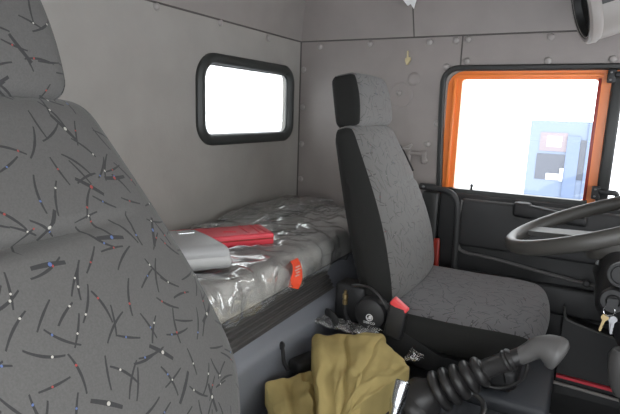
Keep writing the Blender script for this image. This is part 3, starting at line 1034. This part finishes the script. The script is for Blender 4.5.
# orange label wrapped over the front edge
bm = bmesh.new()
pts = smooth_path([Vector((-0.668, 1.165, 0.796)), Vector((-0.658, 1.165, 0.780)), Vector((-0.653, 1.160, 0.758)), Vector((-0.653, 1.150, 0.737)), Vector((-0.656, 1.145, 0.722))], 6)
sweep(bm, pts, [(-0.019, -0.001), (0.019, -0.001), (0.019, 0.001), (-0.019, 0.001)], up=(0.7, 0, 0.7))
lab = tag(obj('orange_tape', bm, M['label_orange']), 'orange-red tape label stuck over the front edge of the wrapped mattress', 'tape')
bm = bmesh.new()
for i, (t, wdt) in enumerate(((0.30, 0.012), (0.38, 0.016), (0.46, 0.010), (0.54, 0.014))):
    p = pts[int(t * len(pts))]; q = pts[int(t * len(pts)) + 1]
    d = (q - p).normalized(); o_ = Vector((0.7, 0, 0.7)) * 0.0028
    sweep(bm, [p + o_ + Vector((0, -wdt, 0)), p + o_ + Vector((0, wdt, 0))], [(-0.002, -0.0004), (0.002, -0.0004), (0.002, 0.0004), (-0.002, 0.0004)], up=(0.7, 0, 0.7))
obj('print_marks', bm, M['label_print'], lab)

# ------------------------------------------------------------------ red case and grey case on the mattress
bm = bmesh.new()
rbox(bm, cr_, (Lr / 2, wid / 2, 0.018), 0.007, (4, 2, 1), rot=Rr)
rc_ = tag(obj('warning_triangle_case', bm, M['red_plastic']), 'long flat red plastic case with a raised triangle, lying on the wrapped mattress', 'case')
bm = bmesh.new()
def on_case(u, v, h=0.0): return cr_ + ux * u + uy * v + Vector((0, 0, 0.018 + h))
tri = [on_case(Lr / 2 - 0.14, -0.012, -0.001), on_case(Lr / 2 - 0.105, -0.022, -0.001), on_case(Lr / 2 - 0.112, 0.010, -0.001)]
prism(bm, tri, (0, 0, 0.0035))
obj('triangle_emblem', bm, M['red_plastic'], rc_, smooth=False)
bm = bmesh.new()
for u in (0.020, 0.038, 0.072):
    prism(bm, [on_case(Lr / 2 - u, -wid / 2 + 0.012, -0.001), on_case(Lr / 2 - u - 0.004, -wid / 2 + 0.012, -0.001), on_case(Lr / 2 - u - 0.004, wid / 2 - 0.012, -0.001), on_case(Lr / 2 - u, wid / 2 - 0.012, -0.001)], (0, 0, 0.004))
obj('rib', bm, M['red_plastic'], rc_, smooth=False)
bm = bmesh.new()
prism(bm, [on_case(-Lr / 2 + 0.01, -wid / 2 - 0.0015, -0.018), on_case(Lr / 2 - 0.004, -wid / 2 - 0.0015, -0.018), on_case(Lr / 2 - 0.004, -wid / 2 - 0.0015, -0.014), on_case(-Lr / 2 + 0.01, -wid / 2 - 0.0015, -0.014)], uy * 0.003)
obj('lid_seam', bm, M['red_paint'], rc_, smooth=False)

# grey case: top slopes to a lighter rounded front
def gdef(q):
    x = q.x; z = q.z
    if q.y < 0: z = z * (1.0 - 0.10 * (-q.y / 0.075)) - 0.004 * (-q.y / 0.075)
    x = x - 0.016 * (1 if q.x > 0 else 0) * (q.z / 0.034 + 1) * 0.4 - (0.02 * (q.y / 0.075) if q.x > 0 else 0)
    return Vector((x, q.y, z))
bm = bmesh.new()
rbox(bm, gc, (0.155, 0.088, 0.035), 0.022, (4, 3, 1), rot=Rg, deform=gdef, k=5)
gcs = tag(obj('storage_case', bm, M['grey_case']), 'grey plastic case with rounded end beside the red case, behind the passenger backrest', 'case')
bm = bmesh.new()
rbox(bm, gc + Vector((0, 0, -0.006)), (0.1535, 0.0905, 0.021), 0.018, (4, 3, 1), rot=Rg, deform=gdef, k=4)
obj('case_base', bm, M['grey_case_light'], gcs)
bm = bmesh.new()
rbox(bm, gc + gx * 0.08 + gy * 0.04 + Vector((0, 0, 0.0345)), (0.022, 0.012, 0.004), 0.003, (1, 1, 1), rot=Rg)
obj('latch', bm, M['chrome'], gcs)

# ------------------------------------------------------------------ olive blanket heap on the tunnel
def slab(bm, P, thick, seed, nu=34, nv=28, amp=0.012, droop=None, folds=()):
    """folded cloth slab with rounded edges over four top corners P00,P10,P11,P01"""
    P = [Vector(p) for p in P]
    def base(u, v):
        return P[0] * (1 - u) * (1 - v) + P[1] * u * (1 - v) + P[2] * u * v + P[3] * (1 - u) * v
    def bd(q):
        u, v, w = q.x * 0.5 + 0.5, q.y * 0.5 + 0.5, q.z
        b = base(u, v)
        nn = noise.noise(Vector((u * 3 + seed, v * 3, seed))) * amp + noise.noise(Vector((u * 8, v * 8 + seed, w * 2))) * amp * 0.4
        fo = 0
        for (u0, v0, u1, v1, wd, hgt) in folds:
            d = Vector((u1 - u0, v1 - v0)); L2 = d.length_squared
            t = max(0, min(1, ((u - u0) * d.x + (v - v0) * d.y) / L2))
            dist = math.hypot(u - u0 - t * d.x, v - v0 - t * d.y)
            fo += hgt * math.exp(-(dist / wd) ** 2)
        z = w * thick / 2 - thick / 2 + (nn + fo) * (0.5 + 0.5 * w)
        edge = noise.noise(Vector((u * 5 + 9, v * 5 + seed, 2.0))) * amp * 0.8
        if droop: z += droop(u, v) 
        return Vector((b.x + edge, b.y + edge * 0.7, b.z + z))
    rbox(bm, (0, 0, 0), (1, 1, 1), 0.16, (nu, nv, 3), deform=bd, k=6)

bl_t = thing('blanket', 'crumpled olive-khaki wool blanket heaped on the engine tunnel', 'blanket', (-0.45, 1.05, 0.50))
bm = bmesh.new()
Q = lambda px, py, z: at_z(px, py, z)
slab(bm, [Q(318, 440, 0.575), Q(352, 424, 0.580), Q(388, 331, 0.605), Q(312, 333, 0.600)], 0.085, 3.0, amp=0.010,
     folds=((0.05, 0.0, 0.10, 0.9, 0.10, 0.014), (0.45, 0.95, 0.62, 0.0, 0.035, -0.012), (0.55, 0.5, 0.95, 0.25, 0.05, 0.010), (0.95, 0.0, 1.0, 0.9, 0.12, -0.015), (0.62, 0.42, 0.98, 0.60, 0.03, -0.006)))
slab(bm, [Q(330, 428, 0.575), Q(362, 402, 0.580), Q(412, 366, 0.585), Q(380, 335, 0.600)], 0.080, 11.0, nu=20, nv=20, amp=0.008,
     folds=((0.2, 0.3, 0.9, 0.6, 0.06, 0.008), (0.3, 0.6, 0.9, 0.85, 0.03, -0.006)))
obj('folded_heap', bm, M['blanket'], bl_t, sharp=180)
bm = bmesh.new()
slab(bm, [Q(288, 445, 0.555), Q(350, 435, 0.560), Q(322, 365, 0.560), Q(264, 384, 0.555)], 0.055, 21.0, nu=26, nv=24, amp=0.012,
     folds=((0.5, 0.0, 0.60, 0.75, 0.07, 0.014), (0.30, 0.2, 0.38, 0.9, 0.05, -0.012), (0.85, 0.2, 0.7, 0.9, 0.05, -0.01)))
obj('folded_end', bm, M['blanket'], bl_t, sharp=180)

# film scraps behind and beside the blanket
def scrap(name, label, c, h, seed):
    def d(q):
        r1 = 1 - abs(noise.noise(Vector((q.x * 30 + seed, q.y * 22, q.z * 20))))
        r2 = 1 - abs(noise.noise(Vector((q.x * 60 + seed, q.y * 55, q.z * 20))))
        return Vector((q.x, q.y, q.z + 0.02 * r1 ** 2 * 0.7 + 0.003 * r2 ** 2))
    bm = bmesh.new()
    rbox(bm, c, h, min(h) * 0.8, (26, 26, 3), deform=d, k=3, mi=lambda g: 1 if g.z < 0 else 0)
    bmesh.ops.recalc_face_normals(bm, faces=bm.faces[:])
    bmesh.ops.delete(bm, geom=[f for f in bm.faces if f.material_index == 1], context='FACES')
    o = obj(name, bm, M['film'], sharp=180, open_sheet=True)
    return tag(o, label, 'plastic film')
scrap('plastic_film', 'crumpled clear plastic film between blanket and driver seat recliner', Q(348, 331, 0.580), (0.10, 0.030, 0.010), 1.0)
scrap('plastic_film', 'small clear plastic film scrap right of the blanket by the gear lever boot', Q(414, 360, 0.56), (0.020, 0.03, 0.009), 5.0)

# black strap with eyelet on the bunk front, and pouch below it
st = thing('black_strap', 'black strap hanging from an eyelet on the bunk front beside the blanket', 'strap', at_x(283, 360, -0.62))
bm = bmesh.new()
tube(bm, smooth_path([at_x(282, 346, -0.628), at_x(283, 352, -0.615), at_x(284, 362, -0.612), at_x(288, 370, -0.605)], 5), 0.005, 8)
obj('cord', bm, M['belt'], st)
bm = bmesh.new()
lathe(bm, [(0, 0.006), (0.007, 0.005), (0.011, 0.0), (0.011, -0.006), (0, -0.006)], at_x(282, 345.5, -0.630), (1, 0, 0.2), 14)
obj('eyelet', bm, M['black'], st)
bm = bmesh.new()
rbox(bm, at_z(300, 366, 0.525) + Vector((0.004, 0.02, 0.002)), (0.026, 0.045, 0.018), 0.014, (2, 2, 1), rot=Matrix.Rotation(-0.3, 3, 'Z'))
tag(obj('black_pouch', bm, M['belt']), 'soft black pouch between bunk front and blanket', 'pouch')
# curved black lever behind, brass hose fitting
bm = bmesh.new()
pts = smooth_path([at_x(327, 312, -0.61), at_x(331, 314, -0.59), at_x(335, 320, -0.575), at_x(337, 328, -0.57)], 5)
sweep(bm, pts, circ(0.008, 10, 0.012))
tag(obj('curved_strap', bm, M['belt']), 'short curved black strap loop left of the brass fitting', 'strap')
ft = thing('hose_fitting', 'small brass hose fitting in the dark gap left of the recliner cover', 'fitting', at_y(345, 297, 1.28))
pb = at_y(345, 304, 1.28)
bm = bmesh.new()
lathe(bm, [(0, 0.0), (0.008, 0.0), (0.008, 0.012), (0.006, 0.013), (0.006, 0.018), (0.0085, 0.019), (0.0085, 0.030), (0.005, 0.032), (0.005, 0.042), (0, 0.042)], pb, (0, 0, 1), 12)
obj('nut', bm, M['brass'], ft)
bm = bmesh.new()
tube(bm, smooth_path([pb + Vector((0, 0, 0.003)), pb + Vector((0.0, 0.01, -0.04)), pb + Vector((0.02, 0.06, -0.12))], 6), 0.007, 10)
obj('hose', bm, M['belt'], ft)

# ------------------------------------------------------------------ chrome tool, gear lever
tl = thing('chrome_tool', 'short chrome socket tool standing between blanket and gear lever boot', 'tool', at_z(392, 420, 0.50))
b0, b1 = at_z(387, 442, 0.520), at_z(403, 381, 0.625)
d = (b1 - b0)
bm = bmesh.new()
L = d.length
lathe(bm, [(0, 0), (0.011, 0), (0.011, L * 0.42), (0.014, L * 0.55), (0.0175, L * 0.64), (0.0175, L * 0.98), (0.015, L), (0.010, L), (0.010, L * 0.9), (0, L * 0.9)], b0, d, 18)
obj('socket', bm, M['chrome'], tl)
bm = bmesh.new()
lathe(bm, [(0.0112, L * 0.26), (0.013, L * 0.28), (0.013, L * 0.36), (0.0112, L * 0.38)], b0, d, 18)
obj('knurled_collar', bm, M['steel'], tl)

gl = thing('gear_lever', 'gear lever with ribbed black rubber boot and grey knob, leaning toward the wheel', 'gear lever', at_z(428, 402, 0.49))
k0 = at_y(424, 398, 1.13)        # boot foot
k1 = at_y(486, 369, 1.17)        # boot top
k2 = at_y(522, 355, 1.18)        # collar top
d = (k1 - k0); L = d.length; dn = d.normalized()
prof = [(0.0, -0.03), (0.050, -0.03), (0.053, 0.0)]
nrib = 5
for i in range(nrib):
    z0 = L * (0.18 + 0.80 * i / nrib); step = L * 0.80 / nrib
    rmax = 0.050 - 0.0032 * i
    rmin = 0.035 - 0.0022 * i
    prof.append((rmin, z0 + step * 0.04))
    for j in range(9):
        a = -PI / 2 + PI * j / 8
        prof.append((rmax - 0.010 + 0.010 * math.cos(a), z0 + step * (0.52 + 0.40 * math.sin(a))))
    prof.append((rmin, z0 + step * 0.96))
prof += [(0.024, L * 0.99), (0.020, L * 1.0), (0.0, L * 1.0)]
bm = bmesh.new(); lathe(bm, prof, k0, dn, 32)
obj('rubber_boot', bm, M['boot'], gl, sharp=70)
bm = bmesh.new()
lathe(bm, [(0.060, -0.028), (0.066, -0.022), (0.066, -0.012), (0.056, 0.004), (0.047, 0.012)], k0 - dn * 0.01, (dn + Vector((0, 0, 0.8))).normalized(), 28)
obj('boot_collar', bm, M['boot'], gl)
d2 = (k2 - k1); L2 = d2.length
bm = bmesh.new()
lathe(bm, [(0, -0.02), (0.0225, -0.02), (0.0225, L2 * 0.50), (0.024, L2 * 0.54), (0.0265, L2 * 0.58), (0.0245, L2 * 0.63), (0.0265, L2 * 0.68), (0.024, L2 * 0.74), (0.019, L2 * 0.78), (0.018, L2 * 1.25), (0, L2 * 1.25)], k1, d2, 24)
obj('sleeve', bm, M['boot'], gl)
# knob: stem swelling into a rounded mushroom head bent to the right and down
c1, c2 = at_y(524, 354, 1.18), at_y(549, 350, 1.18)
pts = smooth_path([at_y(519, 357, 1.18), at_y(529, 352, 1.18), at_y(538, 348, 1.18), at_y(547, 349, 1.18), at_y(554, 352, 1.18), at_y(560, 355, 1.18), at_y(563, 357, 1.18)], 4)
def kr(t):
    import bisect
    ks = [(0, 0.019), (0.2, 0.021), (0.36, 0.026), (0.52, 0.034), (0.68, 0.039), (0.82, 0.038), (0.93, 0.028), (1.0, 0.006)]
    for (a, ra), (b, rb) in zip(ks, ks[1:]):
        if t <= b: return ra + (rb - ra) * (t - a) / (b - a)
    return 0.006
sc = [kr(i / (len(pts) - 1)) for i in range(len(pts))]
bm = bmesh.new(); sweep(bm, pts, circ(1.0, 24), scale=sc)
obj('knob', bm, M['knob'], gl, sharp=80)
# cable loop below the lever
bm = bmesh.new()
tube(bm, smooth_path([at_y(478, 383, 1.25), at_y(500, 388, 1.25), at_y(520, 381, 1.25), at_y(527, 368, 1.25), at_y(526, 360, 1.26)], 6), 0.004, 8)
tag(obj('cable_loop', bm, M['boot']), 'thin black cable looping under the gear lever sleeve', 'cable')
bm = bmesh.new()
tube(bm, smooth_path([at_z(455, 398, 0.505), at_z(470, 393, 0.508), at_z(481, 400, 0.505), at_z(484, 412, 0.500), at_z(478, 425, 0.497)], 6), 0.0075, 10)
tag(obj('steel_ring_cable', bm, M['steel']), 'shiny curved steel conduit at the foot of the boot', 'conduit')

# ------------------------------------------------------------------ steering wheel, column, dashboard
tilt = math.radians(22)
wc = Vector((0.068, 1.50, 0.946))
wx = Vector((math.cos(tilt), 0, math.sin(tilt))); wy = Vector((0, 1, 0)); wn = Vector((-math.sin(tilt), 0, math.cos(tilt)))
sw = thing('steering_wheel', 'large dark steering wheel with grey spokes at the right edge', 'steering wheel', wc)
WR = 0.235
bm = bmesh.new()
rim = [wc + (wx * math.cos(2 * PI * i / 72) + wy * math.sin(2 * PI * i / 72)) * WR for i in range(72)]
sweep(bm, rim, circ(0.0165, 14, 0.020), closed=True, up=wn)
obj('rim', bm, M['wheel'], sw)
for ang in (150, 210, 330, 30):
    bm = bmesh.new()
    a = math.radians(ang)
    dirv = wx * math.cos(a) + wy * math.sin(a)
    pts = [wc + dirv * r_ - wn * (0.05 * (1 - r_ / WR)) for r_ in (0.05, 0.10, 0.16, WR - 0.004)]
    sweep(bm, pts, [(-0.026, -0.006), (-0.022, 0.006), (0.022, 0.006), (0.026, -0.006)], up=wn)
    obj('spoke', bm, M['spoke'], sw)
bm = bmesh.new()
lathe(bm, [(0, -0.03), (0.055, -0.035), (0.068, -0.05), (0.066, -0.085), (0.03, -0.10), (0, -0.10)], wc, wn, 28)
obj('hub', bm, M['wheel'], sw)

col = thing('steering_column', 'black steering column housing with ignition lock below the wheel', 'steering column', wc - wn * 0.4 + wx * 0.05)
bm = bmesh.new()
cA = wc - wn * 0.105
lathe(bm, [(0, 0), (0.05, -0.002), (0.062, -0.02), (0.066, -0.10), (0.060, -0.20), (0.045, -0.45), (0, -0.45)], cA, wn, 24)
obj('shroud', bm, M['black'], col)
ka = at_y(612, 303, 1.36); kb = at_y(606, 268, 1.36)
bm = bmesh.new()
rbox(bm, at_y(612, 285, 1.43) + Vector((0.035, 0.03, 0.0)), (0.068, 0.085, 0.088), 0.045, (3, 3, 3), k=5)
obj('lock_housing', bm, M['black'], col)
bm = bmesh.new()
kc = at_y(614, 301, 1.315)
lathe(bm, [(0.0, 0.006), (0.012, 0.006), (0.016, 0.010), (0.026, 0.010), (0.031, 0.004), (0.032, -0.05), (0, -0.05)], kc, (-0.25, -1, 0.15), 24)
lk = obj('ignition_lock', bm, M['black'], col)
bm = bmesh.new()
gcen = at_y(622, 275, 1.315)
lathe(bm, [(0.0, 0.004), (0.020, 0.004), (0.022, 0.009), (0.028, 0.009), (0.030, 0.002), (0.030, -0.05), (0, -0.05)], gcen, (-0.25, -1, 0.15), 24)
obj('switch_ring', bm, M['black'], col)
# key ring and keys hanging from the lock
ky = thing('key_bunch', 'bunch of brass and steel keys hanging from the ignition lock', 'keys', kc + Vector((-0.004, -0.02, 0)))
bm = bmesh.new()
kf = kc + Vector((-0.004, -0.016, 0.0))
prism(bm, [kf + Vector((-0.010, 0, 0.010)), kf + Vector((0.010, 0, 0.010)), kf + Vector((0.012, 0, -0.012)), kf + Vector((-0.012, 0, -0.012))], (0.0, -0.003, 0))
box(kf.x - 0.003, kf.x + 0.003, kf.y - 0.002, kf.y + 0.018, kf.z - 0.003, kf.z + 0.003, 0.001, bm)
obj('ignition_key', bm, M['black'], ky)
bm = bmesh.new()
rc0 = kf + Vector((-0.004, -0.003, -0.020))
tube(bm, [rc0 + Vector((0.0115 * math.cos(a), 0.004 * math.sin(a), 0.0115 * math.sin(a))) for a in [2 * PI * i / 24 for i in range(24)]], 0.0012, 6, closed=True)
obj('key_ring', bm, M['chrome'], ky)
def key(dx, dy, lean_, mt):
    bm = bmesh.new()
    o = rc0 + Vector((dx, dy, -0.010)); ks_ = 0.75
    R2 = Matrix.Rotation(lean_, 3, 'Y')
    outl = []
    for i in range(11):
        a = math.radians(-60 + 300 * i / 10)
        outl.append((0.0105 * math.sin(a + PI) * -1, -0.0105 + 0.0105 * -math.cos(a + PI) * -1))
    outl = [(0.0105 * math.cos(math.radians(-60 + 300 * i / 12)), -0.008 + 0.0105 * math.sin(math.radians(-60 + 300 * i / 12))) for i in range(13)]
    outl += [(-0.004, -0.022), (-0.004, -0.052), (-0.001, -0.056), (0.004, -0.052), (0.002, -0.047), (0.004, -0.042), (0.002, -0.037), (0.004, -0.032), (0.004, -0.022)]
    prism(bm, [o + R2 @ Vector((x * ks_, 0, z * ks_)) for x, z in outl], (0.0004, -0.0022, 0))
    obj('key', bm, mt, ky, smooth=False)
key(-0.006, -0.002, 0.18, M['brass'])
key(0.004, 0.003, -0.12, M['steel'])
key(0.010, -0.005, 0.02, M['steel'])

# dashboard ahead of the wheel and under it
bm = bmesh.new()
pr = [(0.34, 0.30), (0.30, 0.62), (0.36, 0.86), (0.46, 0.92), (0.90, 0.90), (0.91, 0.30)]
prism(bm, [(x, YP + 0.4, z) for x, z in pr], (0, WY - 0.08 - YP - 0.4, 0))
tag(obj('dashboard', bm, M['black'], smooth=False), 'black dashboard beyond the steering column', 'dashboard')

# blunt dark lever at the lower right edge
lv = thing('control_lever', 'blunt dark grey lever knob at the lower right edge of the photo', 'lever', at_y(622, 420, 1.45))
bm = bmesh.new()
a, b_ = at_y(622, 388, 1.45), at_y(622, 350, 1.45)
d = b_ - a; L = d.length
lathe(bm, [(0, -0.03), (0.020, -0.02), (0.030, 0.01), (0.033, L * 0.5), (0.031, L * 0.85), (0.020, L * 1.02), (0, L * 1.06)], a, d, 22)
obj('knob', bm, M['knob'], lv)
bm = bmesh.new()
tube(bm, [a, a - d.normalized() * 0.42 + Vector((0.03, 0, 0))], 0.010, 10)
obj('shaft', bm, M['black'], lv)

# ------------------------------------------------------------------ overhead speaker at the top right
sp = thing('overhead_speaker', 'grey overhead speaker pod with a dark oval mouth, top right corner', 'speaker', (0.02, 1.86, 1.50))
sc_ = at_y(592, 5, 1.80)
axis = Vector((-0.93, -0.20, -0.30)).normalized()
bm = bmesh.new()
lathe(bm, [(0.086, 0.030), (0.100, 0.034), (0.108, 0.028), (0.110, 0.010), (0.104, 0.0), (0.090, -0.01)], sc_, axis, 40)
obj('bezel', bm, M['lining'], sp)
bm = bmesh.new()
lathe(bm, [(0.0, -0.006), (0.05, -0.002), (0.094, 0.006), (0.098, 0.030), (0.090, 0.034), (0.086, 0.024)], sc_, axis, 40)
obj('mouth', bm, M['rubber'], sp)
bm = bmesh.new()
lathe(bm, [(0.0, -0.190), (0.050, -0.186), (0.082, -0.160), (0.098, -0.110), (0.104, -0.05), (0.104, 0.0), (0.095, 0.004)], sc_, axis, 40)
obj('housing', bm, M['housing'], sp)
bm = bmesh.new()
F = frame_from(axis)
sweep(bm, [sc_ - axis * 0.105 + F @ Vector((0.1005 * math.cos(2 * PI * i / 40), 0.1005 * math.sin(2 * PI * i / 40), 0)) for i in range(40)], circ(0.0025, 6), closed=True)
obj('housing_seam', bm, M['seam'], sp)
bm = bmesh.new()
# dark slot on the shoulder behind the mouth
lathe(bm, [(0.1050, 0.0), (0.1062, -0.010), (0.1062, -0.024), (0.1045, -0.032)], sc_, axis, 14, a0=-0.15, a1=0.42, xhint=(0, -1, -0.1))
obj('vent', bm, M['rubber'], sp, smooth=False)

bm = bmesh.new()
pm = sc_ - axis * 0.10
tube(bm, [pm + Vector((0, 0.05, 0.04)), Vector((pm.x, WY - 0.03, pm.z + 0.07))], 0.022, 14)
disc(bm, (pm.x, WY - 0.028, pm.z + 0.07), (0, -1, 0), 0.045, 0.012)
obj('mount', bm, M['housing'], sp)

# cream hook and torn plastic strip near the roof
hk = at_y(408, 60, WY)
bm = bmesh.new()
prism(bm, [hk + Vector((x, -0.001, z)) for x, z in ((-0.003, 0.034), (0.0015, 0.034), (0.003, 0.008), (0.011, 0.010), (0.013, 0.002), (0.004, -0.018), (-0.002, -0.020), (-0.008, -0.004), (-0.008, 0.006), (-0.003, 0.006))], (0, -0.010, 0))
tag(obj('coat_hook', bm, M['hook'], smooth=False), 'small cream arrow-shaped plastic hook on the lining under the roof seam', 'hook')
bm = bmesh.new()
tp = [at_y(x, y, 1.93) for x, y in ((398, -8), (419, -8), (416, 2), (414, 9), (411, 4), (408, 6), (404, 1))]
prism(bm, tp, (0.0, -0.006, 0.0))
tag(obj('plastic_strip', bm, M['paper'], smooth=False), 'torn pale plastic strip hanging from the roof at the top edge', 'strip')

# ------------------------------------------------------------------ outside: snow and a blue booth
bm = bmesh.new()
box(-60, 60, -60, 90, -1.35, -1.25, 0.01, bm)
o = obj('ground', bm, M['snow']); o['kind'] = 'structure'
YB = 14.0
bt = thing('blue_booth', 'pale blue booth with a glazed door, seen through the driver window', 'booth', (-0.35, YB + 0.7, -1.25))
pL, pR = at_y(527, 160, YB), at_y(594, 160, YB)
zt_ = at_y(560, 121, YB).z
bm = bmesh.new()
box(pL.x, pR.x, YB, YB + 1.4, -1.25, zt_, 0.01, bm)
obj('wall', bm, M['blue_paint'], bt)
def bp_(px, py): return at_y(px, py, YB)
def panel(name, x0, y0, x1, y1, mt, th=0.03, off=0.0):
    a, b = bp_(x0, y0), bp_(x1, y1)
    bm = bmesh.new()
    box(min(a.x, b.x), max(a.x, b.x), YB - th - off, YB - off + 0.001, min(a.z, b.z), max(a.z, b.z), 0.004, bm)
    return obj(name, bm, mt, bt)
panel('door_frame', 568, 136, 573, 200, M['blue_dark'], 0.05)
w1 = panel('window', 537, 153, 565, 181, M['booth_glass'], 0.02)
panel('window', 574, 140, 588, 181, M['booth_glass'], 0.02)
panel('curtain', 541, 132, 566, 152, M['curtain'], 0.02)
panel('notice', 548, 136, 561, 147, M['paper'], 0.005, 0.02)
panel('handle', 560, 168, 562, 181, M['chrome'], 0.08)
panel('notice', 546, 173, 558, 180, M['paper'], 0.005, 0.02)
panel('corner_post', 590, 122, 594.5, 205, M['blue_dark'], 0.05)
